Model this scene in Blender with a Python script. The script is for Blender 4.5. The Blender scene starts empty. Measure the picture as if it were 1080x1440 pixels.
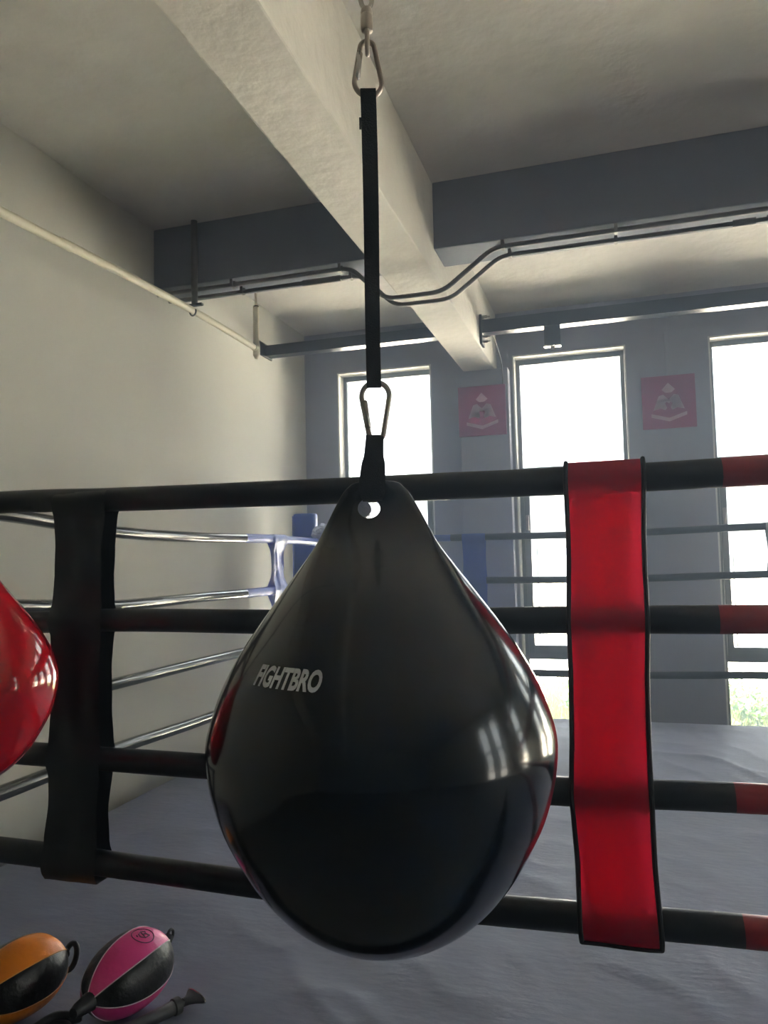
import bpy, bmesh, math, random
from mathutils import Vector, Matrix, noise
from mathutils.bvhtree import BVHTree
random.seed(7)
PI = math.pi
SC = bpy.context.scene
COL = SC.collection
H = 1.15                      # eye height above the ring canvas (canvas top is z = 0)
FLOOR = -0.5
CEIL = H + 1.955
XL, YB, XR, YF = -2.5, 6.0, 5.2, -4.5      # room: left wall, window wall, right wall, wall behind

# ------------------------------------------------------------------ materials
def lin(c):
    return tuple(((v/255)/12.92 if v/255 <= .04045 else ((v/255+.055)/1.055)**2.4) for v in c) + (1,)

def mat(name, rgb, rough=.6, metal=0., coat=0., var=0., scale=6., bump=0., bscale=40., stretch=(1,1,1), rgb2=None, trans=0., spec=.5, sheen=0.):
    m = bpy.data.materials.new(name); m.use_nodes = True
    nt = m.node_tree; N = nt.nodes; L = nt.links
    b = N['Principled BSDF']; out = N['Material Output']
    b.inputs['Base Color'].default_value = lin(rgb)
    b.inputs['Roughness'].default_value = rough
    b.inputs['Metallic'].default_value = metal
    b.inputs['Specular IOR Level'].default_value = spec
    b.inputs['Coat Weight'].default_value = coat
    b.inputs['Coat Roughness'].default_value = .05
    b.inputs['Sheen Weight'].default_value = sheen
    tc = N.new('ShaderNodeTexCoord'); mp = N.new('ShaderNodeMapping')
    mp.inputs['Scale'].default_value = stretch
    L.new(tc.outputs['Object'], mp.inputs['Vector'])
    if var or rgb2:
        n = N.new('ShaderNodeTexNoise'); n.inputs['Scale'].default_value = scale
        n.inputs['Detail'].default_value = 6; n.inputs['Roughness'].default_value = .6
        L.new(mp.outputs[0], n.inputs['Vector'])
        r = N.new('ShaderNodeValToRGB'); r.color_ramp.elements[0].position = .3; r.color_ramp.elements[1].position = .7
        a = lin(rgb); c2 = lin(rgb2) if rgb2 else tuple(x*(1-var) for x in a[:3])+(1,)
        r.color_ramp.elements[0].color = c2; r.color_ramp.elements[1].color = a
        L.new(n.outputs['Fac'], r.inputs['Fac']); L.new(r.outputs['Color'], b.inputs['Base Color'])
    if bump:
        n2 = N.new('ShaderNodeTexNoise'); n2.inputs['Scale'].default_value = bscale; n2.inputs['Detail'].default_value = 5
        L.new(mp.outputs[0], n2.inputs['Vector'])
        bp = N.new('ShaderNodeBump'); bp.inputs['Strength'].default_value = bump; bp.inputs['Distance'].default_value = .02
        L.new(n2.outputs['Fac'], bp.inputs['Height']); L.new(bp.outputs[0], b.inputs['Normal'])
    if trans:
        t = N.new('ShaderNodeBsdfTranslucent'); t.inputs['Color'].default_value = lin(rgb)
        mx = N.new('ShaderNodeMixShader'); mx.inputs[0].default_value = trans
        L.new(b.outputs[0], mx.inputs[1]); L.new(t.outputs[0], mx.inputs[2]); L.new(mx.outputs[0], out.inputs['Surface'])
    return m

M = {}
M['wall'] = mat('cream_plaster', (204,205,201), .85, var=.14, scale=1.1, stretch=(1,1,.35), bump=.06, bscale=14)
M['ceil'] = mat('ceiling_plaster', (211,210,208), .9, var=.26, scale=1.3, bump=.45, bscale=10)
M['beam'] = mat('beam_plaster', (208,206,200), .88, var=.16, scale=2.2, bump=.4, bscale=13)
M['cross'] = mat('shade_toned_plaster', (124,130,146), .9, var=.1, scale=1.5, bump=.15, bscale=10)  # same plaster as the pale beam, with its shade put into the colour
M['dark_wall'] = mat('slate_wall_paint', (150,153,170), .85, var=.14, scale=1.6, stretch=(1,1,.5), bump=.08, bscale=12)
M['front_wall'] = mat('pale_slate_wall_paint', (160,178,198), .85, var=.2, scale=1.2)
M['reveal'] = mat('white_reveal_paint', (225,224,220), .8, var=.05, bump=.05)
M['floor'] = mat('floor_concrete', (150,152,156), .7, var=.2, scale=2)
M['frame'] = mat('grey_aluminium', (112,116,118), .45, metal=.3)
M['canvas'] = mat('ring_canvas_cloth', (114,119,148), .58, var=.2, scale=3.0, bump=.14, bscale=20, stretch=(1,2,1), sheen=.15)
M['skirt'] = mat('ring_skirt_cloth', (45,47,56), .8)
M['black'] = mat('black_vinyl', (9,14,25), .4, bump=.06, bscale=25)
M['strapblack'] = mat('black_strap_vinyl', (5,11,21), .42, bump=.15, bscale=9)
M['left_rope'] = mat('glossy_black_vinyl', (46,46,46), .2, coat=.6, bump=.03, bscale=20)
M['red'] = mat('red_translucent_vinyl', (226,38,78), .38, bump=.1, bscale=9, trans=.6)
M['redrope'] = mat('red_vinyl', (150,22,40), .4, bump=.06, bscale=25)
M['binding'] = mat('black_binding', (12,14,22), .5)
M['blue'] = mat('blue_vinyl', (38,72,168), .4, bump=.1, bscale=12)
M['blue_pale'] = mat('pale_blue_vinyl', (82,106,202), .42, bump=.15, bscale=14)
M['white'] = mat('white_vinyl', (205,205,210), .45)
M['bag'] = mat('black_bag_vinyl', (13,24,37), .16, coat=.3, bump=.02, bscale=5)
M['bagred'] = mat('red_bag_vinyl', (192,12,36), .13, coat=.4, bump=.02, bscale=5)
M['print'] = mat('pale_grey_print', (205,210,216), .6)
M['steel'] = mat('bright_steel', (190,186,180), .22, metal=1)
M['darksteel'] = mat('worn_steel', (172,164,158), .38, metal=1)
M['web'] = mat('black_webbing', (20,27,38), .7, bump=.4, bscale=400)
M['pipe'] = mat('painted_pipe', (205,200,184), .5)
M['conduit'] = mat('grey_conduit', (92,90,90), .45)
M['rail'] = mat('dark_painted_steel', (44,50,66), .35)
M['sign'] = mat('crimson_sign_board', (148,38,100), .5, var=.1)
M['emblem'] = mat('pale_emblem_print', (196,160,176), .5, var=.15, scale=30)
M['orange'] = mat('orange_leather', (238,136,30), .34, bump=.1, bscale=60)
M['pink'] = mat('magenta_leather', (232,62,146), .34, bump=.1, bscale=60)
M['ballblack'] = mat('black_leather', (22,22,24), .3, bump=.15, bscale=60)
M['piping'] = mat('white_piping', (214,200,206), .5)
M['piping_o'] = mat('orange_piping', (222,150,80), .5)
M['rubber'] = mat('black_rubber', (22,23,26), .45)
M['plum'] = mat('plum_print', (112,22,72), .5)
M['plastic'] = mat('dark_grey_plastic', (70,71,77), .35)
M['wrap'] = mat('clear_wrap', (176,184,214), .2, bump=.6, bscale=30)
M['concrete'] = mat('outdoor_concrete', (192,190,184), .9, var=.1, scale=.4)
M['dim_ground'] = mat('darkened_ground', (78,78,80), .95, var=.2, scale=3)  # for unseen ground, darkened so less light bounces up to the ceiling
M['lawn'] = mat('lawn_soil', (70,74,38), .95, var=.25, scale=5)
M['blade'] = mat('grass_blade', (78,92,34), .8, rgb2=(98,98,50), scale=3, trans=.3)
M['leaf'] = mat('leaf_green', (72,100,28), .6, rgb2=(54,84,22), scale=8, trans=.35)
M['twig'] = mat('twig_brown', (96,84,60), .8)

def glass_mat():
    m = bpy.data.materials.new('window_glass'); m.use_nodes = True
    nt = m.node_tree; N = nt.nodes; L = nt.links
    N.remove(N['Principled BSDF'])
    t = N.new('ShaderNodeBsdfTransparent'); t.inputs['Color'].default_value = (.95,.97,.96,1)
    g = N.new('ShaderNodeBsdfGlossy'); g.inputs['Roughness'].default_value = .02
    f = N.new('ShaderNodeFresnel'); f.inputs['IOR'].default_value = 1.45
    mx = N.new('ShaderNodeMixShader')
    L.new(f.outputs[0], mx.inputs[0]); L.new(t.outputs[0], mx.inputs[1]); L.new(g.outputs[0], mx.inputs[2])
    L.new(mx.outputs[0], N['Material Output'].inputs['Surface'])
    return m
M['glass'] = glass_mat()

# ------------------------------------------------------------------ mesh helpers
class MB:
    def __init__(s): s.v = []; s.f = []
    def add(s, vs, fs):
        o = len(s.v); s.v += [tuple(p) for p in vs]; s.f += [tuple(i+o for i in q) for q in fs]; return s
    def box(s, x0, x1, y0, y1, z0, z1):
        return s.add([(x,y,z) for z in (z0,z1) for y in (y0,y1) for x in (x0,x1)],
                     [(0,2,3,1),(4,5,7,6),(0,1,5,4),(2,6,7,3),(0,4,6,2),(1,3,7,5)])
    def grid(s, rows, closed_u=False, closed_v=False):
        nr, nc = len(rows), len(rows[0]); fs = []
        for i in range(nr if closed_v else nr-1):
            for j in range(nc if closed_u else nc-1):
                a = i*nc+j; b = i*nc+(j+1)%nc; c = ((i+1)%nr)*nc+(j+1)%nc; d = ((i+1)%nr)*nc+j
                fs.append((a,b,c,d))
        return s.add([p for r in rows for p in r], fs)
    def tube(s, pts, r, n=16, cap=True, closed=False, sx=1., sz=1.):
        pts = [Vector(p) for p in pts]; k = len(pts)
        rr = r if isinstance(r, (list, tuple)) else [r]*k
        rows = []; up = None
        for i, p in enumerate(pts):
            if closed: t = (pts[(i+1)%k]-pts[i-1]).normalized()
            else: t = (pts[min(i+1,k-1)]-pts[max(i-1,0)]).normalized()
            if up is None:
                up = Vector((0,0,1)) if abs(t.z) < .9 else Vector((0,1,0))
            a = t.cross(up).normalized(); b = a.cross(t).normalized(); up = b
            rows.append([p + a*math.cos(2*PI*j/n)*rr[i]*sx + b*math.sin(2*PI*j/n)*rr[i]*sz for j in range(n)])
        o = len(s.v); s.grid(rows, closed_u=True, closed_v=closed)
        if cap and not closed:
            s.f.append(tuple(o+j for j in range(n))[::-1]); s.f.append(tuple(o+(k-1)*n+j for j in range(n)))
        return s
    def lathe(s, prof, n=32, M4=None):
        rows = []
        for r, z in prof:
            q = [Vector((r*math.cos(2*PI*j/n), r*math.sin(2*PI*j/n), z)) for j in range(n)]
            rows.append([M4 @ p for p in q] if M4 else q)
        o = len(s.v); s.grid(rows, closed_u=True)
        s.f.append(tuple(o+j for j in range(n))[::-1]); s.f.append(tuple(o+(len(prof)-1)*n+j for j in range(n)))
        return s
    def build(s, name, m, parent=None, smooth=True, bevel=0., angle=40, loc=None):
        me = bpy.data.meshes.new(name); me.from_pydata(s.v, [], s.f)
        bm = bmesh.new(); bm.from_mesh(me)
        bmesh.ops.recalc_face_normals(bm, faces=bm.faces)
        if bevel:
            es = [e for e in bm.edges if len(e.link_faces) == 2 and e.calc_face_angle(0) > .6]
            bmesh.ops.bevel(bm, geom=es, offset=bevel, segments=2, affect='EDGES', profile=.6)
        if smooth:
            for f in bm.faces: f.smooth = True
            for e in bm.edges:
                if len(e.link_faces) == 2 and e.calc_face_angle(0) > math.radians(angle): e.smooth = False
        bm.to_mesh(me); bm.free()
        o = bpy.data.objects.new(name, me); COL.objects.link(o)
        me.materials.append(M[m] if isinstance(m, str) else m)
        if parent: o.parent = parent
        if loc: o.location = loc
        return o

def thing(name, label, cat, loc=(0,0,0), rotz=0, group=None):
    o = bpy.data.objects.new(name, None); COL.objects.link(o)
    o.empty_display_size = .05
    o.location = loc; o.rotation_euler = (0,0,rotz); o['label'] = label; o['category'] = cat
    if group: o['group'] = group
    return o
def tag(o, label, cat, group=None, kind=None):
    o['label'] = label; o['category'] = cat
    if group: o['group'] = group
    if kind: o['kind'] = kind
    return o
def struct(o, label=None, cat=None):
    o['kind'] = 'structure'
    if label: o['label'] = label
    if cat: o['category'] = cat
    return o
def spline(pts, n=8):
    P = [Vector(p) for p in pts]; out = []
    for i in range(len(P)-1):
        p0 = P[max(i-1,0)]; p1 = P[i]; p2 = P[i+1]; p3 = P[min(i+2,len(P)-1)]
        for k in range(n):
            t = k/n
            out.append(.5*((2*p1)+(p2-p0)*t+(2*p0-5*p1+4*p2-p3)*t*t+(3*p1-p0-3*p2+p3)*t**3))
    out.append(P[-1]); return out
def interp(tab, x):
    if x <= tab[0][0]: return tab[0][1]
    for (a, fa), (b, fb) in zip(tab, tab[1:]):
        if x <= b: return fa+(fb-fa)*(x-a)/(b-a)
    return tab[-1][1]

# ------------------------------------------------------------------ room shell
MB().box(XL-.2, XR+.2, YF-.2, YB+.24, FLOOR-.1, FLOOR).build('floor', 'floor', smooth=False)
struct(bpy.data.objects['floor'], 'grey concrete floor of the gym under the ring', 'floor')
c = MB().box(XL-.2, XR+.2, YF-.2, YB+.24, CEIL, CEIL+.15).build('ceiling', 'ceil', smooth=False)
struct(c, 'rough plastered concrete ceiling', 'ceiling')
w = MB().box(XL-.2, XL, YF, YB, FLOOR, CEIL).build('wall_left', 'wall', smooth=False)
struct(w, 'cream plastered wall to the left of the ring', 'wall')
w = MB().box(XL, XR, YF-.2, YF, FLOOR, CEIL).build('wall_front', 'front_wall', smooth=False)
struct(w, 'plain plastered wall behind the camera', 'wall')

WT, WB = H+1.598, FLOOR+.14          # window head and sill
def wall_with_holes(holes, a0, a1, d0, d1, axis):
    m = MB()
    def bx(p, q, z0, z1):
        if axis == 'x': m.box(p, q, d0, d1, z0, z1)
        else: m.box(d0, d1, p, q, z0, z1)
    cur = a0
    for p, q in holes:
        bx(cur, p, FLOOR, CEIL); bx(p, q, WT, CEIL); bx(p, q, FLOOR, WB); cur = q
    bx(cur, a1, FLOOR, CEIL)
    return m
back_holes = [(-2.2,-1.375), (-.706,.158), (.745,1.6), (2.2,3.06), (3.65,4.5)]
right_holes = [(.35,.9), (1.3,1.85), (3.4,4.05)]
struct(wall_with_holes(back_holes, XL, XR, YB, YB+.24, 'x').build('wall_back', 'dark_wall', smooth=False), 'slate grey wall with tall windows at the far end', 'wall')
struct(wall_with_holes(right_holes, YF, YB, XR, XR+.2, 'y').build('wall_right', 'wall', smooth=False), 'plastered window wall to the right', 'wall')

def window(n, p, q, axis, label):
    """tall aluminium window: bright upper pane, lower casement, sill light near the ground"""
    root = bpy.data.objects.new('window_%d' % n, None); COL.objects.link(root)
    struct(root, label, 'window')
    W = q-p
    def T(m):      # local (x along the wall, y outward, z) -> world
        if axis == 'x': m.v = [(x+p, y+YB, z) for x, y, z in m.v]
        else: m.v = [(y+XR, q-x, z) for x, y, z in m.v]
        return m
    t = .03
    rv = MB()                                                     # painted reveal lining the opening
    rv.box(0, .012, -.004, .24, WB, WT); rv.box(W-.012, W, -.004, .24, WB, WT)
    rv.box(.012, W-.012, -.004, .24, WT-.012, WT); rv.box(.012, W-.012, -.004, .24, WB, WB+.03)
    T(rv).build('reveal', 'reveal', root, smooth=False)
    y0, y1 = .12, .17
    f = MB()
    zt = H+1.555; mid = H+.675
    f.box(.012, .042, y0, y1, WB+.03, WT-.012); f.box(W-.042, W-.012, y0, y1, WB+.03, WT-.012)
    f.box(.042, W-.042, y0, y1, WT-.055, WT-.012)
    f.box(.042, W-.042, y0, y1, mid-.045, mid+.03)
    f.box(.042, W-.042, y0, y1, H-.825, H-.775)
    f.box(.042, W-.042, y0, y1, WB+.03, WB+.075)
    T(f).build('frame', 'frame', root, bevel=.003, smooth=False)
    s = MB(); z0, z1 = H-.775, mid-.045                            # casement sash
    s.box(.044, .088, y0-.015, y1-.008, z0, z1); s.box(W-.088, W-.044, y0-.015, y1-.008, z0, z1)
    s.box(.088, W-.088, y0-.015, y1-.008, z0, z0+.06); s.box(.088, W-.088, y0-.015, y1-.008, z1-.045, z1)
    so = T(s).build('sash', 'frame', root, bevel=.003, smooth=False)
    h = MB(); h.box(.055, .078, y0-.045, y0-.016, H+.20, H+.32)
    T(h).build('handle', 'darksteel', so, bevel=.003)
    g = MB(); g.box(.088, W-.088, .138, .144, z0+.06, z1-.045); T(g).build('pane', 'glass', so, smooth=False)
    g = MB(); g.box(.042, W-.042, .142, .148, mid+.03, WT-.055); T(g).build('pane', 'glass', root, smooth=False)
    g = MB(); g.box(.042, W-.042, .142, .148, WB+.075, H-.825); T(g).build('pane', 'glass', root, smooth=False)
    b = MB(); xa, xb = .125, W-.105; za = H+.058                   # thin guard bar outside the casement
    pts = [(xa,.2,H-.72), (xa,.2,za), (xb,.2,za), (xb,.2,H-.72)]
    b.tube([pts[0],pts[1]], .006, 8); b.tube([pts[1],pts[2]], .006, 8); b.tube([pts[2],pts[3]], .006, 8)
    b.tube([(xa,.2,H-.72),(xb,.2,H-.72)], .006, 8)
    b.box(.012, xa, .195, .205, H-.725, H-.715); b.box(xb, W-.012, .195, .205, H-.725, H-.715)
    T(b).build('guard_bar', 'frame', root)
for i, (p, q) in enumerate(back_holes):
    lab = ['tall narrow window nearest the cream left wall', 'tall window between the two crimson signs', 'tall window to the right of the right crimson sign',
           'tall window further right in the slate wall', 'last tall window at the right end of the slate wall'][i]
    window(i+1, p, q, 'x', lab)
for i, (p, q) in enumerate(right_holes):
    window(i+6, p, q, 'y', 'tall window in the right wall, %s' % ['nearest the camera','second from the slate wall','nearest the slate wall'][i])

# beams
X1, X2, ZS = -1.087, -.825, H+1.463
b = MB(); b.box(X1, X2, YF, 4.02, ZS, CEIL); b.box(X1+.006, X2-.006, 4.02, YB, ZS+.012, CEIL)
struct(b.build('ceiling_beam', 'beam', smooth=False, bevel=.008), 'pale rough plaster beam running towards the windows', 'beam')
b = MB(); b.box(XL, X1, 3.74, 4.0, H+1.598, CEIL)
struct(b.build('cross_beam', 'cross', smooth=False, bevel=.008), 'cross beam darkened in colour for shade, between the left wall and the pale beam', 'beam')
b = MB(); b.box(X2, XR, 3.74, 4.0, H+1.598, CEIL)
struct(b.build('cross_beam', 'cross', smooth=False, bevel=.008), 'cross beam darkened in colour for shade, right of the pale beam', 'beam')
b = MB(); b.box(-1.117, -.728, 5.86, YB, FLOOR, ZS+.012)
struct(b.build('wall_column', 'dark_wall', smooth=False, bevel=.006), 'slate painted column under the end of the pale beam', 'column')

# ------------------------------------------------------------------ pipes, conduits, steel rails
t = thing('wall_pipe', 'cream painted pipe sloping along the left wall, hung on two rods', 'pipe', (0,0,0))
P = [(-2.24,-2.0,H+1.27), (-2.24,2.32,H+1.393), (-2.24,2.72,H+1.412), (-2.24,3.72,H+1.442), (-2.245,4.55,H+1.435)]
MB().tube(spline(P,6), .020, 16).build('pipe', 'pipe', t)
e = MB(); e.tube([(-2.245,4.55,H+1.47),(-2.245,4.55,H+1.39)], .024, 14); e.tube([(-2.245,4.55,H+1.39),(-2.245,4.55,H+1.365)], [.024,.01], 14)
e.tube([(-2.245,4.51,H+1.437),(-2.245,4.545,H+1.435)], .024, 14); e.build('elbow', 'pipe', t)
t = thing('pipe_hanger', 'dark steel hanger rod hooked under the cream pipe at the cross beam', 'hanger', (-2.215,3.715,H+1.44), 0, 'hangers of the cream pipe')
MB().tube([(0,0,CEIL-H-1.44),(0,0,.02)], .018, 14).build('rod', 'conduit', t)
h = MB(); h.tube([(.02*math.cos(a)-.012, 0, -.01+.026*math.sin(a)) for a in [PI*k/8-PI*1.02 for k in range(0,10)]], .005, 8)
h.box(-.032,.05,-.012,.012,.018,.03); h.build('hook', 'rail', t)
t = thing('pipe_hanger', 'pale hanger rod holding the far end of the cream pipe', 'hanger', (-2.245,4.55,H+1.455), 0, 'hangers of the cream pipe')
MB().tube([(0,0,CEIL-H-1.455),(0,0,.26)], .008, 10).build('stud', 'pipe', t)
MB().tube([(0,0,.27),(0,0,.0)], .02, 14).build('rod', 'pipe', t)
cb = MB(); cb.lathe([(.005,-.01),(.02,-.006),(.02,.006),(.005,.01)], 14, Matrix.Translation((0,0,.27))); cb.build('nut', 'steel', t)

def conduit(name, lab, y, r, xs):
    t = thing(name, lab, 'conduit', (0,0,0), 0, 'conduits under the cross beam')
    z0, z1 = H+1.572, H+1.377
    x0, x1, x2, x3, x4, x5 = xs
    pts = []
    def bend(a, b, c, n=5, d=.06):
        a, b, c = Vector(a), Vector(b), Vector(c)
        u = (a-b).normalized()*d; w = (c-b).normalized()*d
        return [(b+u)*(1-k/n)**2+2*b*(k/n)*(1-k/n)+(b+w)*(k/n)**2 for k in range(n+1)]
    A = [(x0,y,z0),(x1,y,z0),(x2,y,z1),(x3,y,z1),(x4,y,z0),(x5,y,z0)]
    pts = [A[0]]
    for i in range(1,5): pts += bend(A[i-1],A[i],A[i+1])
    pts.append(A[5])
    MB().tube(pts, r, 12).build('tube', 'conduit', t)
    for x in (-2.0, x1-.06, x4+.05, .08, .78):
        k = MB(); k.box(x-.008,x+.008,y-r-.006,y+r+.006,z0-r-.004,z0-r+.004); k.box(x-.008,x+.008,y-r-.008,y-r-.002,z0-r,H+1.6); k.box(x-.008,x+.008,y+r+.002,y+r+.008,z0-r,H+1.6)
        k.build('clip', 'conduit', t)
    if y > 3.8:
        MB().tube([(x1-.35,y,z0),(x1-.12,y,z0)], r+.006, 12).build('coupling', 'conduit', t)
        MB().tube([(.62,y,z0),(.72,y,z0)], r+.006, 12).build('coupling', 'conduit', t)
    return t
conduit('electrical_conduit', 'upper grey conduit under the cross beam, dipping beneath the pale beam', 3.765, .0125, (-2.49,-1.29,-1.1,-.79,-.52,5.1))
conduit('electrical_conduit', 'lower grey conduit running beside the first below the cross beam', 3.885, .0115, (-2.49,-1.27,-1.08,-.77,-.50,5.1))

t = thing('steel_rail', 'dark steel rail between the cream left wall and the pale beam', 'rail', (0,0,0), 0, 'steel rails near the window wall')
m = MB(); y = 5.24
m.box(XL+.012, X1+.006, y-.045, y+.045, H+1.575, H+1.583); m.box(XL+.012, X1+.006, y-.004, y+.004, H+1.583, H+1.647); m.box(XL+.012, X1+.006, y-.045, y-.037, H+1.583, H+1.655); m.box(XL+.012, X1+.006, y-.045, y+.045, H+1.647, H+1.655)
m.build('girder', 'rail', t, smooth=False)
MB().box(XL, XL+.012, y-.22, y+.08, H+1.565, H+1.67).build('end_plate', 'rail', t, bevel=.002)
t = thing('steel_rail', 'dark steel rail running right from the pale beam above the windows', 'rail', (0,0,0), 0, 'steel rails near the window wall')
m = MB(); xa = X2+.012
m.box(xa, XR-.01, y-.045, y+.045, H+1.57, H+1.578); m.box(xa, XR-.01, y-.045, y-.037, H+1.578, H+1.655); m.box(xa, XR-.01, y-.045, y+.045, H+1.655, H+1.663)
m.build('girder', 'rail', t, smooth=False)
MB().box(X2-.006, X2+.012, y-.06, y+.06, H+1.49, H+1.70).build('end_plate', 'rail', t, bevel=.002)
for dz in (1.51, 1.545, 1.685):
    bb = MB(); bb.tube([(X2+.01,y-.035,H+dz),(X2+.045,y-.035,H+dz)], .011, 6); bb.tube([(X2+.04,y-.035,H+dz),(X2+.065,y-.035,H+dz)], .006, 8)
    bb.build('bolt', 'steel', t)
m = MB(); m.box(-.39,-.28,y-.03,y-.018,H+1.434,H+1.575); m.build('hanging_plate', 'rail', t, bevel=.002)
for xa_ in (-.392,-.32): MB().box(xa_,xa_+.042,y-.05,y,H+1.425,H+1.434).build('plate_foot', 'steel', t, bevel=.002)
r = MB(); r.tube([(-.335+.014*math.cos(a),y-.024,H+1.415+.014*math.sin(a)) for a in [2*PI*k/12 for k in range(12)]], .004, 8, closed=True); r.build('eye', 'steel', t)

cable = MB().tube(spline([(-.79,5.3,H+1.66),(-.775,5.6,H+1.60),(-.77,5.84,H+1.5),(-.768,5.853,H+1.36),(-.766,5.853,H+1.30)],6), .004, 8).build('wall_cable', 'conduit')
tag(cable, 'thin cable hanging beside the column next to the left crimson sign', 'cable')
m = MB(); m.box(.443,.463,5.985,6.0,H+1.33,CEIL); o = m.build('cable_trunking', 'dark_wall', smooth=False, bevel=.002)
tag(o, 'narrow vertical cable trunking on the slate wall above the right crimson sign', 'trunking')

# ------------------------------------------------------------------ wall signs with the pale emblem
def sign(label, cx, cz, yf, w, h):
    t = thing('wall_sign', label, 'sign', (cx, yf, cz), 0, 'crimson emblem signs')
    MB().box(-w/2, w/2, 0, .018, -h/2, h/2).build('board', 'sign', t, bevel=.003)
    shapes = [
        [(0,.36),(.125,.23),(.055,.175),(-.055,.175),(-.125,.23)],
        # left and right halves of the winged body
        [(-.29,-.15),(-.185,.115),(-.10,.14),(0,.04),(0,-.03),(-.085,.045),(-.165,.04),(-.175,-.02),(-.065,-.035),(-.035,-.11),(-.065,-.155),(-.155,-.115)],
        [(.29,-.15),(.185,.115),(.10,.14),(0,.04),(0,-.03),(.085,.045),(.165,.04),(.175,-.02),(.065,-.035),(.035,-.11),(.065,-.155),(.155,-.115)],
        [(-.33,-.215),(0,-.305),(.33,-.2),(.33,-.265),(0,-.375),(-.33,-.28)],
    ]
    bm = bmesh.new()
    for sh in shapes:
        f = bm.faces.new([bm.verts.new((x*w, -.003, z*h)) for x, z in sh])
    bmesh.ops.triangulate(bm, faces=bm.faces[:])
    r = bmesh.ops.extrude_face_region(bm, geom=bm.faces[:])
    for v in r['geom']:
        if isinstance(v, bmesh.types.BMVert): v.co.y = .002
    bmesh.ops.recalc_face_normals(bm, faces=bm.faces)
    me = bpy.data.meshes.new('emblem'); bm.to_mesh(me); bm.free(); me.materials.append(M['emblem'])
    e = bpy.data.objects.new('emblem', me); COL.objects.link(e); e.parent = t
    return t
sign('crimson square emblem sign on the column under the pale beam', -.937, H+1.145, 5.842, .375, .395)
sign('crimson square emblem sign on the slate wall between two windows', .451, H+1.127, 5.982, .38, .40)

# ------------------------------------------------------------------ boxing ring
t = thing('ring_platform', 'raised boxing ring floor covered in wrinkled grey canvas', 'boxing ring', (0,0,FLOOR))
x0, x1, y0, y1 = -2.31, 1.85, 1.42, 5.5
nx, ny = 210, 205; rows = []
for j in range(ny+1):
    row = []
    for i in range(nx+1):
        x = x0+(x1-x0)*i/nx; yy = y0+(y1-y0)*j/ny
        a = noise.noise(Vector((x*1.1, yy*1.1, 3)))*.014 + noise.noise(Vector((x*2.6+yy, yy*1.2, 9)))*.010 + (1-abs(noise.noise(Vector((x*3.4+yy*1.8, yy*2.2-x, 31)))))**6*.006
        u = x*.8+yy*.35 + .35*noise.noise(Vector((x*.9, yy*.9, 11)))
        k = abs(math.sin(u*3.3+1.5*noise.noise(Vector((x*1.6,yy*1.6,5)))))
        rid = max(0, 1-k*3.2)**2 * .009 * max(0, noise.noise(Vector((x*.8, yy*.8, 21)))+.35)
        f2 = noise.noise(Vector((x*5+yy*2, yy*6, 2)))*.0028 
        edge = min(1, min(x-x0, x1-x, yy-y0, y1-yy)/.12)
        row.append((x, yy, -FLOOR + (a+rid)*edge + f2 - .004*(edge < .01)))
    rows.append(row)
MB().grid(rows).build('canvas', 'canvas', t, angle=80)
m = MB(); m.box(x0+.004, x1-.004, y0+.004, y1-.004, .02, -FLOOR-.014); m.build('skirt', 'skirt', t, bevel=.01)
bb = MB(); bb.box(x0+.06, x1-.06, y0+.06, y1-.06, 0, .03); bb.build('base', 'skirt', t)

def rope(label, pts, r, segs, group, seed=0):
    """segs: list of (name, material, t0, t1, label) with t along the first/second varying coordinate"""
    t = thing('ring_rope', label, 'rope', (0,0,0), 0, group)
    sp = spline(pts, 14)
    ax = 0 if abs(sp[-1].x-sp[0].x) > abs(sp[-1].y-sp[0].y) else 1
    for nm, mt, a, b, lb in segs:
        q = []
        ss = []
        lo, hi = sp[0], sp[-1]
        for p in sp:
            if a-1e-6 <= p[ax] <= b+1e-6: ss.append(p)
        def at(v):
            for u, w in zip(sp, sp[1:]):
                if u[ax] <= v <= w[ax]: return u.lerp(w, (v-u[ax])/(w[ax]-u[ax]+1e-9))
            return sp[0] if v <= sp[0][ax] else sp[-1]
        ss = [at(a)]+[p for p in ss if a+1e-3 < p[ax] < b-1e-3]+[at(b)]
        rr = [r*(1+.03*noise.noise(Vector((p.x*5, p.y*5, seed*7.3+p.z)))) for p in ss]
        o = MB().tube(ss, rr, 20).build(nm, mt, t)
        if lb: o['label'] = lb
    return t
YR = 1.69
FX = [-2.08, -1.53, -1.21, -.62, -.115, .175, .9, 1.6]
fz = [[.184,.180,.172,.165,.161,.161,.17,.18], [-.155,-.150,-.1435,-.1485,-.142,-.141,-.14,-.14],
      [-.500,-.500,-.502,-.506,-.508,-.4995,-.49,-.48], [-.757,-.760,-.767,-.778,-.769,-.761,-.75,-.74]]
rr_ = [.0315,.030,.030,.0315]
nm = ['top','second','third','bottom']
cols = [.224,.205,.216,.221]
for i in range(4):
    rope('%s black padded ring rope on the near side of the ring' % nm[i], [(x, YR, H+z) for x, z in zip(FX, fz[i])], rr_[i],
         [('black_cover','black',-2.08,cols[i],None), ('red_cover','redrope',cols[i]-.002,1.6,'red end sleeve of the rope')], 'ring ropes on the near side', i)
LX = -2.08
LY = [1.69,2.2,2.8,3.5,4.35,5.2]
lz = [[.21,.19,.145,.136,.143,.134], [-.13,-.140,-.177,-.180,-.186,-.178], [-.49,-.50,-.512,-.518,-.525,-.52], [-.775,-.787,-.790,-.815,-.825,-.82]]
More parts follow.
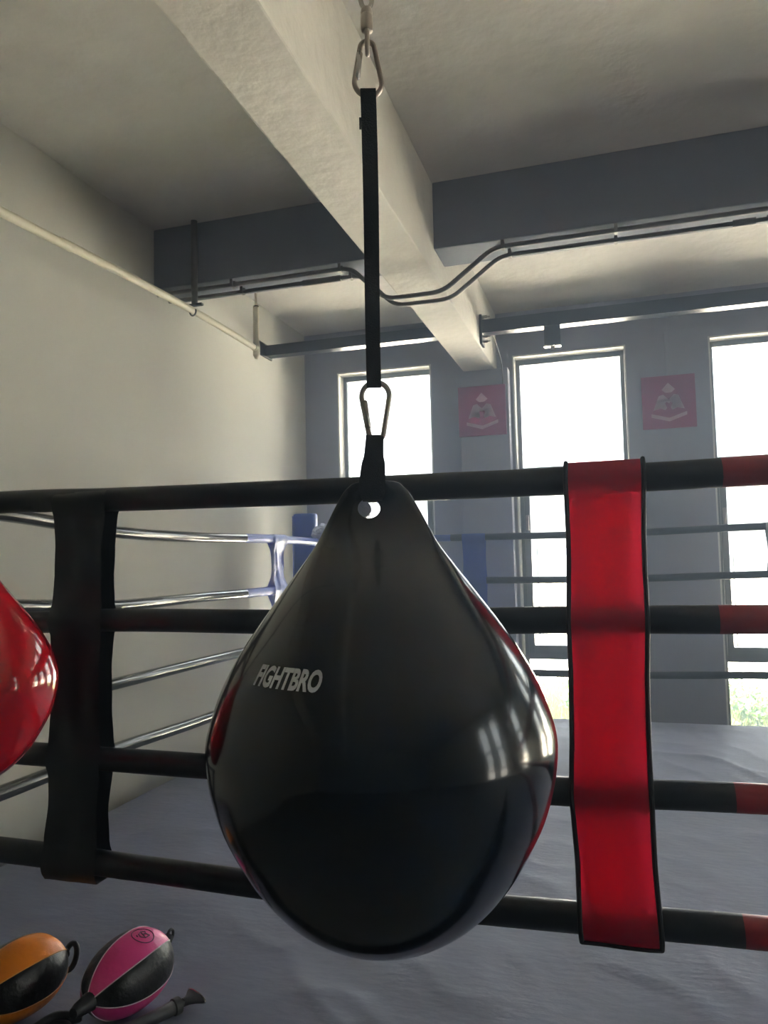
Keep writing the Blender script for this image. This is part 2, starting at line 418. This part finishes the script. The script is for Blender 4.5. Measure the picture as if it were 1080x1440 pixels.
for i in range(4):
    rope('%s glossy ring rope along the left wall side' % nm[i], [(LX, y_, H+z) for y_, z in zip(LY, lz[i])], .027,
         [('black_cover','left_rope',1.69,4.02,None), ('blue_cover','blue_pale',4.018,5.2,'pale blue end sleeve of the rope')], 'ring ropes on the left side', 10+i)
bz = [.134,-.166,-.47,-.79]
for i in range(4):
    rope('%s dark ring rope on the far side by the windows' % nm[i], [(x, 5.2, H+bz[i]+d) for x, d in ((-2.08,.0),(-1,.001),(0,-.004),(.92,.012),(1.6,.01))], .024,
         [('blue_cover','blue',-2.08,-1.08,'blue end sleeve of the rope'), ('black_cover','black',-1.082,1.6,None)], 'ring ropes on the far side', 20+i)

def strap(label, cx, ztop, zbot, rz, half, mt, rope_r, W, axis='x', binding=None, lean=None, seed=0, pinch=.012, y0=0, flat=.85):
    """sleeve looped round the ropes: cx across, half = nominal half width, W local normal offset"""
    t = thing('rope_strap', label, 'strap', (0,0,0), 0, 'straps looped round the ring ropes')
    n = 64; front = []; N = 12
    zs = [ztop-(ztop-zbot)*k/n for k in range(n+1)]
    def depth(z):
        d = rope_r*flat
        for q in rz:
            dz = abs(z-q)
            d = max(d, (rope_r+.004)*math.exp(-(dz/.075)**2) if dz > .02 else rope_r+.004)
        return d
    def cxz(z): return interp(lean, z) if lean else cx
    def hw(z):
        k = min(abs(z-q) for q in rz)
        return half - pinch*min(1, k/.12)
    loop = []
    for z in zs: loop.append((-depth(z), z))
    # rounded bottom and top around the end ropes
    loop = [(-depth(z) if abs(z-zbot) > .012 and abs(z-ztop) > .012 else -depth(z)*.75, z) for z in zs]
    back = [(-d, z) for d, z in reversed(loop)]
    prof = loop+back
    rows = []
    for k, (d, z) in enumerate(prof):
        row = []
        for j in range(N+1):
            s = -1+2*j/N
            zz = Vector((s*1.3+seed, z*5, (3 if d < 0 else 8)+seed))
            wob = .007*noise.noise(zz) + .003*noise.noise(zz*2.7)
            free = min(1, min(abs(z-q) for q in rz)/.06)
            a = cxz(z)+s*hw(z); b = d + wob*free
            row.append((a, b, z))
        rows.append(row)
    def T(p):
        a, b, z = p
        return (a, y0+b, H+z) if axis == 'x' else (y0-b, a, H+z)
    m = MB(); m.grid([[T(p) for p in r_] for r_ in rows], closed_v=True)
    o = m.build('sleeve', mt, t, angle=70)
    if binding:
        for s in (0, N):
            e = MB(); e.tube([T(r_[s]) for r_ in rows], .0052, 8, closed=True)
            e.build('edge_binding', binding, t)
        e = MB(); e.tube([T((p[0], p[1]-.002, p[2])) for p in rows[n]], .0045, 8); e.build('hem', binding, t)
    return t
strap('wide black vinyl strap looped round the four near ropes, behind the red bag', -1.35, .196, -.812, [fz[i][2] for i in range(4)], .083, 'strapblack', .0315, .16,
      lean=[(-.8,-1.371),(-.5,-1.357),(-.137,-1.351),(.19,-1.339)], seed=2, y0=YR, pinch=.010)
strap('wide red vinyl strap with black edges looped round the four near ropes', -.015, .198, -.808, [fz[i][4] for i in range(4)], .080, 'red', .0315, .16,
      lean=[(-.8,-.015),(-.5,-.0235),(-.137,-.0155),(.19,-.010)], binding='binding', seed=5, y0=YR, pinch=.003)
strap('pale blue narrow strap on the left side ropes near the blue corner', 4.48, .172, -.852, [.143,-.186,-.525,-.825], .10, 'blue_pale', .027, .2, axis='y', seed=9, y0=LX, pinch=.03, flat=.35)
strap('dark blue strap on the far ropes, beside the black teardrop bag', -.918, .160, -.82, bz, .082, 'blue', .024, .16, seed=12, y0=5.2, pinch=.006)
strap('pale strap on the far ropes at the right edge of view', 1.0, .172, -.81, [z+.012 for z in bz], .08, 'white', .024, .16, seed=14, y0=5.2, pinch=.012)

# corner post
t = thing('corner_post', 'blue padded corner post at the far left of the ring', 'post', (-2.235,5.33,0))
MB().tube([(0,.0,.004),(0,.0,H+.33)], .045, 18).build('post', 'rail', t)
pm = MB(); hw_ = .088
rows = []
for z, k in ((.28,.96),(.30,1),(H+.33,1),(H+.346,.97),(H+.352,.86)):
    rows.append([( .03+hw_*k*(abs(math.cos(a))**.45)*math.copysign(1,math.cos(a)), -.075+.05*k*(abs(math.sin(a))**.45)*math.copysign(1,math.sin(a)), z) for a in [2*PI*j/32 for j in range(32)]])
pm.grid(rows, closed_u=True); pm.f.append(tuple(range(32))[::-1]); pm.f.append(tuple(4*32+j for j in range(32)))
pad = pm.build('corner_pad', 'blue', t, angle=50)
bnd = MB(); bnd.tube([(.03-hw_*.93,-.125,.3),(.03-hw_*.93,-.125,H+.335)], .004, 8); bnd.build('seam', 'blue_pale', pad)
for i in range(4):
    z = H+bz[i]
    MB().tube([(.03,-.03,z),(.155,-.13,z)], .012, 10).build('turnbuckle', 'steel', t)
kn = bmesh.new(); bmesh.ops.create_icosphere(kn, subdivisions=4, radius=.085)
for v in kn.verts:
    d = noise.noise(v.co*22)*.22 + noise.noise(v.co*50)*.1
    v.co *= (1+d); v.co.z *= .8; v.co.x *= 1.1
me = bpy.data.meshes.new('plastic_wrap'); kn.to_mesh(me); kn.free(); me.materials.append(M['wrap'])
o = bpy.data.objects.new('plastic_wrap', me); COL.objects.link(o); o.parent = t; o.location = (.205,-.13,H+.20)
o['label'] = 'crumpled clear wrap round the rope end'

# ------------------------------------------------------------------ teardrop bags
PROF = [(.0,-.6115),(.03,-.610),(.065,-.6035),(.10,-.5915),(.1196,-.582),(.1543,-.5575),(.1843,-.528),(.2100,-.4955),(.2306,-.462),(.2490,-.428),(.2623,-.396),
        (.2745,-.352),(.2800,-.312),(.2803,-.287),(.2743,-.256),(.2554,-.2026),(.2258,-.1475),(.1898,-.0955),(.1491,-.0405),(.1053,.0186),(.0901,.045),(.0703,.0839),(.0551,.1101),(.0460,.1200),(.0385,.1258),(.0250,.1290),(.006,.1300)]
def prof_r(z): return interp([(p[1],p[0]) for p in PROF], z)
def bag_mesh(s):
    sp = spline([(r,z,0) for r, z in PROF], 4)
    n = 96; rows = []
    for p in sp:
        r, z = max(p.x,.0004), p.y
        if z > -.06:
            k = min(1, (z+.06)/.165); k = k*k*(3-2*k)
            d = r*(1-k)+min(r,.017)*k
        else: d = r
        rows.append([(r*math.cos(2*PI*j/n)*s, d*math.sin(2*PI*j/n)*s, z*s) for j in range(n)])
    m = MB(); m.grid(rows, closed_u=True)
    m.f.append(tuple(range(n))[::-1]); o = len(rows)
    m.f.append(tuple((o-1)*n+j for j in range(n)))
    return m
def cut_hole(o, cx, cz, rx, rz):
    c = MB(); c.tube([(cx,-.2,cz),(cx,.2,cz)], 1, 40, sx=rx, sz=rz)
    co = c.build('cutter', 'bag')
    md = o.modifiers.new('hole', 'BOOLEAN'); md.operation = 'DIFFERENCE'; md.solver = 'EXACT'
    md.object = co
    co.parent = o.parent
    dg = bpy.context.evaluated_depsgraph_get(); dg.update()
    me = bpy.data.meshes.new_from_object(o.evaluated_get(dg))
    o.modifiers.clear(); old = o.data; o.data = me
    bpy.data.meshes.remove(old); cm = co.data; bpy.data.objects.remove(co); bpy.data.meshes.remove(cm)
    bm = bmesh.new(); bm.from_mesh(me)
    for f in bm.faces: f.smooth = True
    for e in bm.edges: e.smooth = not (len(e.link_faces) == 2 and e.calc_face_angle(0) > .7)
    bm.to_mesh(me); bm.free()
def web_loop(parent, s, ztop, m='web', name='lifting_loop'):
    """webbing through the eyelet up to the carabiner"""
    zc = .084
    side = [( -.007, ztop, .0150), (-.012, ztop-.03, .0165), (-.019, .155, .0195), (-.0245,.125,.0215), (-.0255,.108,.021), (-.021,.0975,.0165), (0,.0955,.0150),
            (.021,.0975,.0165),(.0255,.108,.021),(.0245,.125,.0215),(.019,.155,.0195),(.012,ztop-.03,.0165),(.007,ztop,.0150),(0,ztop+.006,.0150)]
    k = len(side); n = 6; P = []
    for i in range(k):
        for q in range(n):
            t = q/n; a, b, c_, d = [Vector(side[(i+j-1)%k]) for j in range(4)]
            P.append(.5*((2*b)+(c_-a)*t+(2*a-5*b+4*c_-d)*t*t+(3*b-a-3*c_+d)*t**3))
    rows = []
    for th in (1,):
        for i, p in enumerate(P):
            q = P[(i+1)%len(P)]; pq = P[i-1]
            tg = Vector((q.x-pq.x, q.y-pq.y)).normalized(); nr = Vector((-tg.y, tg.x))*.0014
            off = -.006*max(0,min(1,(.2-p.y)/.08))
            w_ = p.z
            ring = []
            for sx_, sn in ((-1,1),(-.4,1),(.4,1),(1,1),(1,-1),(.4,-1),(-.4,-1),(-1,-1)):
                ring.append(((w_*sx_+off)*s, (p.x+nr.x*sn)*s, (p.y+nr.y*sn)*s))
            rows.append(ring)
    mm = MB(); mm.grid(rows, closed_u=True, closed_v=True)
    return mm.build(name, m, parent, angle=50)

ROT = math.radians(17.37)
AX = Vector((-.373, 1.193, 0))
bag = thing('punching_bag', 'large black glossy teardrop punching bag hanging in the middle', 'punching bag', (AX.x,AX.y,H), ROT)
body = bag_mesh(1).build('body', 'bag', bag, angle=60)
cut_hole(body, -.012, .083, .0185, .0165)
web_loop(bag, 1, .200)
kn_ = MB(); kn_.tube([(-.023,-.013,.0825),(-.0225,0,.082),(-.022,.013,.0815)], [.0145,.0150,.0145], 14); kn_.build('eyelet_roll', 'wrap', bag)
# printed word on the bag
cu = bpy.data.curves.new('printed_lettering', 'FONT'); cu.body = 'FIGHTBRO'; cu.size = 1; cu.shear = .14; cu.offset = .04; cu.resolution_u = 4
to = bpy.data.objects.new('tmp_text', cu); COL.objects.link(to)
dg = bpy.context.evaluated_depsgraph_get()
tm = bpy.data.meshes.new_from_object(to.evaluated_get(dg))
bpy.data.objects.remove(to)
bm = bmesh.new(); bm.from_mesh(tm)
bmesh.ops.triangulate(bm, faces=bm.faces[:])
for _ in range(2):
    bmesh.ops.subdivide_edges(bm, edges=[e for e in bm.edges if e.calc_length() > .12], cuts=1)
    bmesh.ops.triangulate(bm, faces=bm.faces[:])
tree = BVHTree.FromPolygons([v.co for v in body.data.vertices], [tuple(p.vertices) for p in body.data.polygons])
xs = [v.co.x for v in bm.verts]; ys = [v.co.y for v in bm.verts]
xa, xb, ya, yb = min(xs), max(xs), min(ys), max(ys)
PH0, PH1, ZB, ZH = math.radians(-48.5), math.radians(-19.5), -.178, .0285
for v in bm.verts:
    u = (v.co.x-xa)/(xb-xa); q = (v.co.y-ya)/(yb-ya)
    ph = PH0+(PH1-PH0)*u; z = ZB+ZH*q + .002*(1-u)
    hit, nrm, _i, _d = tree.ray_cast(Vector((.6*math.sin(ph), -.6*math.cos(ph), z)), Vector((-math.sin(ph), math.cos(ph), 0)))
    v.co = hit+nrm*.0009
bm.to_mesh(tm); bm.free(); tm.materials.clear(); tm.materials.append(M['print'])
po = bpy.data.objects.new('printed_lettering', tm); COL.objects.link(po); po.parent = bag; po['label'] = 'pale grey italic lettering on the bag'

def carabiner(label, loc, rotz, flip):
    t = thing('carabiner', label, 'carabiner', loc, rotz, 'carabiners of the hanging bag')
    # pear outline, wide end down; flip turns the wide end up
    h, rw, rn = .098, .0235, .0125
    zc1, zc2 = rw, h-rn
    al = math.asin((rw-rn)/(zc2-zc1))
    pts = []
    for k in range(21):                       # wide arc, left tangent round the bottom to the right tangent
        a = (PI-al*1)+ (PI+2*al)*k/20
        pts.append((rw*math.cos(a), zc1+rw*math.sin(a)))
    for k in range(13):                       # narrow arc over the top
        a = al + (PI-2*al)*k/12
        pts.append((rn*math.cos(a), zc2+rn*math.sin(a)))
    def W(p): return (p[0], 0, (h-p[1]) if flip else p[1])
    sp = []
    n = len(pts)
    for i in range(n):
        a, b = pts[i], pts[(i+1)%n]
        d = math.hypot(a[0]-b[0], a[1]-b[1]); m_ = max(1, int(d/.008))
        for q in range(m_): sp.append((a[0]+(b[0]-a[0])*q/m_, a[1]+(b[1]-a[1])*q/m_))
    MB().tube([W(p) for p in sp], .0046, 12, closed=True).build('body', 'darksteel', t)
    g = MB(); p1 = W((-.0195,.030)); p2 = W((-.0135,.078))
    g.tube([p1, Vector(p1).lerp(Vector(p2),.04), Vector(p1).lerp(Vector(p2),.96), p2], [.004,.0056,.0056,.004], 12); g.build('gate', 'steel', t)
    pn = MB(); pn.tube([(p2[0],-.008,p2[2]),(p2[0],.008,p2[2])], .0025, 8); pn.build('pin', 'steel', t)
    return t
carabiner('steel carabiner joining the black strap to the black bag', (AX.x+.003,AX.y,H+.198), ROT-.15, True)
carabiner('steel carabiner at the top of the long black strap', (AX.x+.003,AX.y,H+.795), ROT+.1, False)
t = thing('hanging_strap', 'long narrow black webbing strap between the two carabiners', 'strap', (AX.x+.002,AX.y,H+.5), ROT)
zA, zB = .3055, -.2105
loop = []
def strap_loop():
    pr = []
    for k in range(9):
        a = PI*k/8; pr.append((-.0078*math.cos(a), zA-.006+.0078*math.sin(a)))
    for k in range(1,30):
        z = zA-.006+(zB-zA+.012)*k/30; f = min(1, min(k,30-k)/3); pr.append((.0078-.0048*f, z))
    for k in range(9):
        a = PI*k/8; pr.append((.0078*math.cos(a), zB+.006-.0078*math.sin(a)))
    for k in range(1,30):
        z = zB+.006+(zA-zB-.012)*k/30; f = min(1, min(k,30-k)/3); pr.append((-.0078+.0048*f, z))
    return pr
pr = strap_loop(); rows = []
for i, p in enumerate(pr):
    q, pq = pr[(i+1)%len(pr)], pr[i-1]
    tg = Vector((q[0]-pq[0], q[1]-pq[1])).normalized(); nr = Vector((-tg.y, tg.x))*.0011
    bow = .0012*math.sin(p[1]*9)
    w_ = .0128 + .0006*math.sin(p[1]*6)
    rows.append([(x*w_+bow, p[0]+nr.x*sn, p[1]+nr.y*sn) for x, sn in ((-1,1),(0,1),(1,1),(1,-1),(0,-1),(-1,-1))])
MB().grid(rows, closed_u=True, closed_v=True).build('webbing', 'web', t, angle=50)
tb = MB(); tb.box(-.016,-.0125,-.005,-.002,.235,.255); tb.build('stitch_tab', 'web', t)

t = thing('swivel', 'steel swivel above the upper carabiner', 'swivel', (AX.x+.003,AX.y,H+.872), ROT)
e = MB(); e.tube([(0, .010*math.cos(a)*1.0, .020+.021*math.sin(a)) for a in [2*PI*k/20 for k in range(20)]], .0042, 10, closed=True); e.build('lower_eye', 'darksteel', t)
e = MB(); e.lathe([(.004,.038),(.0095,.040),(.0105,.044),(.0105,.066),(.009,.070),(.0105,.073),(.009,.080),(.004,.082)], 20); e.build('barrel', 'darksteel', t)
e = MB(); e.tube([(.010*math.cos(a), 0, .101+.021*math.sin(a)) for a in [2*PI*k/20 for k in range(20)]], .0042, 10, closed=True); e.build('upper_eye', 'steel', t)
t = thing('hanging_chain', 'steel chain from the ceiling down to the swivel', 'chain', (AX.x+.003,AX.y,H+.985), ROT)
top = CEIL-(H+.985)
lk = MB(); L_ = .03; n = int((top-.04)/L_)
for i in range(n+1):
    zc = i*L_+.016
    for_k = []
    for k in range(16):
        a = 2*PI*k/16; u = .0085*math.cos(a); v = .014*math.sin(a)+(.005 if math.sin(a) > 0 else -.005)
        for_k.append((u,0,zc+v) if i%2 else (0,u,zc+v))
    lk.tube(for_k, .0035, 8, closed=True)
lk.build('links', 'steel', t)
MB().box(-.05,.05,-.05,.05,top-.012,top).build('ceiling_plate', 'darksteel', t, bevel=.002)

# red bag at the left edge
S2 = .742
rb = thing('punching_bag', 'red glossy teardrop punching bag cut by the left edge of view', 'punching bag', (-1.42,1.36,H-.036), math.radians(45))
bd = bag_mesh(S2).build('body', 'bagred', rb, angle=60)
cut_hole(bd, -.009, .0616, .0137, .0122)
web_loop(rb, S2, .2005)
t = thing('hanging_strap', 'black webbing strap above the red bag', 'strap', (-1.42,1.36,H-.036+.148), math.radians(45))
MB().box(-.012,.012,-.003,.003,.0,CEIL-(H-.036+.148)).build('webbing', 'web', t, bevel=.001)

# ------------------------------------------------------------------ speed balls and clutter on the canvas
def speed_ball(label, a, b, R, mcol, mp, phase, loop_end, zc):
    A, B = Vector((a[0],a[1],zc)), Vector((b[0],b[1],zc))
    ax = (B-A); Ln = ax.length; ax.normalize()
    t = thing('speed_ball', label, 'speed ball', (a[0],a[1],0), 0, 'speed balls on the canvas')
    up = Vector((0,0,1)); rt = ax.cross(up).normalized(); upn = rt.cross(ax).normalized()
    O = A-Vector((a[0],a[1],0))
    # narrow near end, fuller far end
    def rad(s): return R*(max(0,1-abs((s-.56)/.56)**2.35)**.62 if s < .56 else max(0,1-abs((s-.56)/.44)**2.1)**.5)
    def pt(s, ang, k=1.0):
        rr = rad(s)*k + (0 if k == 1 else 0)
        return O + ax*(s*Ln) + rt*(rr*math.cos(ang)) + upn*(rr*math.sin(ang))
    ns = 36
    ss = [.5-.5*math.cos(PI*i/ns) for i in range(ns+1)]
    for pn in range(6):
        a0 = math.radians(phase+60*pn); rows = []
        for s in ss:
            rows.append([pt(s, a0+math.radians(60)*j/10, 1.0) for j in range(11)])
        col = mcol if pn%2 == 0 else 'ballblack'
        MB().grid(rows).build('panel', col, t, angle=80)
    for pn in range(6):
        a0 = math.radians(phase+60*pn)
        MB().tube([pt(s, a0, 1.002) for s in ss[1:-1]], .0017, 6).build('piping', mp, t)
    return t, O, ax, rt, upn, Ln, pt
r1 = .092
t, O, ax, rt, up, Ln, pt = speed_ball('pink and black speed ball with a round emblem lying on the canvas', (-1.252,1.585), (-1.226,1.862), r1, 'pink', 'piping', 40, False, .1)
MB().tube([O+ax*(Ln-.008), O+ax*(Ln+.016)+up*.008, O+ax*(Ln+.030)+up*.016], [.014,.015,.012], 14).build('end_knob', 'rubber', t)
lp = [O+ax*(Ln+.034+.012*math.cos(q))+up*(.018+.013*math.sin(q)) for q in [2*PI*k/14 for k in range(14)]]
MB().tube(lp, .004, 8, closed=True).build('end_loop', 'rubber', t)
MB().tube([O+ax*.014, O-ax*.006, O-ax*.03, O-ax*.045], [.024,.020,.017,.012], 16).build('nozzle', 'rubber', t)
# round emblem with a small mark on the top pink panel
em = MB(); em2 = MB()
def on_panel(u, v, off):           # u along the panel width, v along the length (metres)
    s = .60+v/Ln; rr = r1
    return pt(s, math.radians(73)+u/rr) + (pt(s, math.radians(73)+u/rr)-(O+ax*(s*Ln))).normalized()*off
em.tube([on_panel(.029*math.cos(q), .029*math.sin(q), .0008) for q in [2*PI*k/36 for k in range(36)]], .0013, 6, closed=True)
for seg in ([(-.012,.012),(-.012,-.004),(-.002,-.012)], [(-.012,.012),(-.002,.008),(.006,.014),(.012,.004)], [(-.012,-.004),(.002,0),(.012,.004)], [(-.002,-.012),(.008,-.008),(.012,.004)], [(.002,0),(-.002,.008)], [(.004,-.017),(.009,-.0145)]):
    em.tube([on_panel(u, v, .0008) for u, v in seg], .0018, 6)
em.build('round_emblem', 'plum', t)
t, O, ax, rt, up, Ln, pt = speed_ball('orange and black speed ball at the lower left corner', (-1.53,1.49), (-1.470,1.758), .092, 'orange', 'piping_o', 38, True, .1)
MB().tube([O+ax*(Ln-.006), O+ax*(Ln+.014)], .013, 14).build('end_knob', 'rubber', t)
lp = [O+ax*(Ln+.02+.012*math.sin(q))+rt*(.008+.022*math.cos(q))+up*(-.012+.03*math.sin(q)) for q in [2*PI*k/18 for k in range(18)]]
MB().tube(lp, .0075, 10, closed=True).build('end_loop', 'rubber', t)
MB().tube([O+ax*.014, O-ax*.006, O-ax*.03], [.024,.020,.014], 16).build('nozzle', 'rubber', t)

# hand pump
d = (Vector((-1.111,1.753,0))-Vector((-1.159,1.656,0))).normalized()
P0 = Vector((-1.112,1.752,.0215)); sd = Vector((d.y,-d.x,0))
t = thing('hand_pump', 'black hand pump with a flared tee handle beside the pink speed ball', 'pump', (P0.x,P0.y,0))
O = Vector((0,0,.0215))
MB().tube([O-d*.24, O-d*.235, O-d*.004, O], [.014,.0165,.0165,.014], 18).build('barrel', 'plastic', t)
MB().tube([O-d*.012, O-d*.010, O+d*.006, O+d*.008], [.0165,.0205,.0205,.014], 18).build('collar', 'plastic', t)
hm = MB()
hm.tube([O+d*.006, O+d*.022], .0085, 12)
rows = []
for k, (s, w_, h_) in enumerate(((.018,.010,.010),(.030,.013,.010),(.042,.024,.010),(.052,.037,.0105),(.058,.040,.0105),(.062,.038,.008))):
    rows.append([O+d*s+sd*(w_*math.cos(a))+Vector((0,0,1))*(h_*math.sin(a)) for a in [2*PI*j/20 for j in range(20)]])
o_ = len(hm.v); hm.grid(rows, closed_u=True); hm.f.append(tuple(o_+j for j in range(20))[::-1]); hm.f.append(tuple(o_+100+j for j in range(20)))
hm.build('handle', 'plastic', t)
rim = MB(); rim.tube([O+d*.058+sd*(.0395*math.cos(a))+Vector((0,0,1))*(.0105*math.sin(a)) for a in [2*PI*j/28 for j in range(28)]], .0024, 8, closed=True); rim.build('handle_rim', 'steel', t)

# elastic cords lying between the balls
t = thing('elastic_cord', 'black elastic cord with a grey end cap lying between the two speed balls', 'cord', (-1.365,1.615,0))
pts = spline([(-.05,-.11,.012),(-.03,-.04,.013),(.0,.0,.013),(.03,.0,.014),(.045,-.03,.013),(.05,-.06,.012)],8)
MB().tube(pts, .012, 12).build('tube', 'rubber', t)
MB().tube([(.015,.028,.020),(.035,.040,.022),(.04,.043,.022)], [.017,.017,.013], 16).build('end_cap', 'plastic', t)
MB().tube(spline([(-.03,-.06,.03),(-.01,.0,.034),(.02,.025,.026)],8), .010, 10).build('tube', 'rubber', t)
t = thing('buckle_strap', 'short black strap with a ring at the near tip of the pink speed ball', 'strap', (-1.235,1.60,0))
MB().tube(spline([(-.06,.0,.010),(-.02,-.012,.014),(.03,-.03,.012),(.045,-.06,.010)],8), .011, 10, sz=.6).build('webbing', 'rubber', t)
MB().tube([(.012*math.cos(q)+.02,.018*math.sin(q)-.015,.024) for q in [2*PI*k/14 for k in range(14)]], .0035, 8, closed=True).build('ring', 'steel', t)

# ------------------------------------------------------------------ outside
g = MB(); g.box(-30, 40, 6.24, 60, FLOOR-.3, FLOOR-.06); struct(g.build('ground_outside', 'concrete', smooth=False), 'pale paved yard beyond the windows', 'ground')
g = MB(); g.box(5.4, 40, -30, 6.24, FLOOR-.3, FLOOR-.06); struct(g.build('ground_outside', 'dim_ground', smooth=False), 'unseen ground beyond the right wall, darkened to cut bounce light', 'ground')
g = MB(); g.box(-3, 4, 7.7, 10.2, FLOOR-.06, FLOOR-.03); struct(g.build('lawn', 'lawn', smooth=False), 'strip of lawn outside the windows', 'lawn')
m = MB()
for k in range(16000):
    x = random.uniform(-1.6, 3.0); yy = 7.75+2.4*random.random()
    hh = random.uniform(.05,.16); a = random.uniform(0,2*PI); w_ = random.uniform(.006,.012); ln = random.uniform(-.06,.06)
    dx, dy = math.cos(a)*w_, math.sin(a)*w_; z = FLOOR-.035
    m.add([(x-dx,yy-dy,z),(x+dx,yy+dy,z),(x+dx*.5+ln*.5,yy+dy*.5+ln*.3,z+hh*.6),(x+ln,yy+ln*.6,z+hh)], [(0,1,2),(0,2,3)])
o = m.build('grass', 'blade', smooth=False); tag(o, 'sunlit grass growing outside the windows', 'grass', kind='stuff')
def bush(x, yy, h, r, n, label):
    t = thing('shrub', label, 'shrub', (x,yy,FLOOR-.035), 0, 'shrubs outside the windows')
    lf, st = MB(), MB()
    for k in range(14):
        a = random.uniform(0,2*PI); q = random.uniform(.2,1)*r
        tip = Vector((math.cos(a)*q, math.sin(a)*q, h*random.uniform(.6,1)))
        st.tube([(0,0,0), tip*.5+Vector((0,0,h*.12)), tip], [.006,.004,.002], 5)
        for j in range(n):
            p = tip*random.uniform(.25,1.05)+Vector((random.gauss(0,.05),random.gauss(0,.05),random.gauss(0,.05)))
            u = Vector((random.gauss(0,1),random.gauss(0,1),random.gauss(0,.6))).normalized(); v = u.orthogonal().normalized()
            l_, w_ = random.uniform(.04,.07), random.uniform(.012,.02)
            lf.add([p, p+u*l_*.5+v*w_, p+u*l_, p+u*l_*.5-v*w_], [(0,1,2,3)])
    st.build('stems', 'twig', t); lf.build('leaves', 'leaf', t, smooth=False)
bush(1.2, 7.95, .44, .22, 50, 'leafy green shrub outside the window right of the right crimson sign')
bush(1.55, 8.25, .36, .20, 40, 'low shrub beside the leafy shrub outside the right window')
bush(-.42, 8.3, .26, .2, 30, 'low shrub outside the window between the crimson signs')

# ------------------------------------------------------------------ light
wd = bpy.data.worlds.new('sky'); SC.world = wd; wd.use_nodes = True
bg = wd.node_tree.nodes['Background']
bg.inputs['Color'].default_value = (.90,.95,1,1); bg.inputs['Strength'].default_value = 3.0
sl = bpy.data.lights.new('sun', 'SUN'); sl.energy = 210; sl.color = (1,1,1); sl.angle = .01
so_ = bpy.data.objects.new('sun', sl); COL.objects.link(so_)
so_.rotation_euler = Vector((-.13, -.13, -.98)).to_track_quat('-Z','Y').to_euler()
def portal(p, q, axis):
    L = bpy.data.lights.new('daylight_portal', 'AREA'); L.shape = 'RECTANGLE'
    L.size = q-p; L.size_y = WT-WB; L.cycles.is_portal = True
    o = bpy.data.objects.new('daylight_portal', L); COL.objects.link(o)
    zc = (WT+WB)/2
    if axis == 'x': o.location = ((p+q)/2, YB+.23, zc); o.rotation_euler = (-PI/2,0,0)
    else: o.location = (XR+.19, (p+q)/2, zc); o.rotation_euler = (0,PI/2,0); L.size, L.size_y = L.size_y, L.size
for p, q in back_holes: portal(p, q, 'x')
for p, q in right_holes: portal(p, q, 'y')

# ------------------------------------------------------------------ added scatter volume, stands in for lens glare around the windows
vm = bpy.data.materials.new('glare_veil'); vm.use_nodes = True
nt = vm.node_tree; nt.nodes.remove(nt.nodes['Principled BSDF'])
vs = nt.nodes.new('ShaderNodeVolumeScatter'); vs.inputs['Color'].default_value = (.6,.76,1,1)
vs.inputs['Density'].default_value = .065; vs.inputs['Anisotropy'].default_value = .72
nt.links.new(vs.outputs[0], nt.nodes['Material Output'].inputs['Volume'])
M['glare_veil'] = vm
o = MB().box(-9, 12, YF-1, 11, FLOOR-.35, CEIL+.4).build('glare_veil', 'glare_veil', smooth=False)
tag(o, 'added bluish scatter volume standing in for lens glare from the bright windows', 'glare_veil', kind='stuff')

# ------------------------------------------------------------------ camera
pitch, roll, yaw, F = .061939, -.023621, -.292871, 1058.3
fwd = Vector((math.sin(yaw)*math.cos(pitch), math.cos(yaw)*math.cos(pitch), math.sin(pitch)))
right = Vector((math.cos(yaw), -math.sin(yaw), 0)); down = fwd.cross(right)
cr, sr = math.cos(roll), math.sin(roll)
rx = right*cr - down*sr; dn = right*sr + down*cr
cam = bpy.data.cameras.new('camera'); co = bpy.data.objects.new('camera', cam); COL.objects.link(co)
u, b_ = -dn, -fwd
co.matrix_world = Matrix(((rx.x,u.x,b_.x,0),(rx.y,u.y,b_.y,0),(rx.z,u.z,b_.z,H),(0,0,0,1)))
cam.sensor_fit = 'VERTICAL'; cam.sensor_height = 36; cam.lens = 36*F/1440; cam.clip_start = .05; cam.clip_end = 200
SC.camera = co
SC.view_settings.view_transform = 'Standard'; SC.view_settings.look = 'None'; SC.view_settings.gamma = 1
SC.view_settings.use_curve_mapping = False
SC.view_settings.exposure = 0.85
SC.cycles.use_denoising = True
SC.cycles.max_bounces = 10; SC.cycles.diffuse_bounces = 7; SC.cycles.transparent_max_bounces = 16
SC.cycles.sample_clamp_indirect = 0
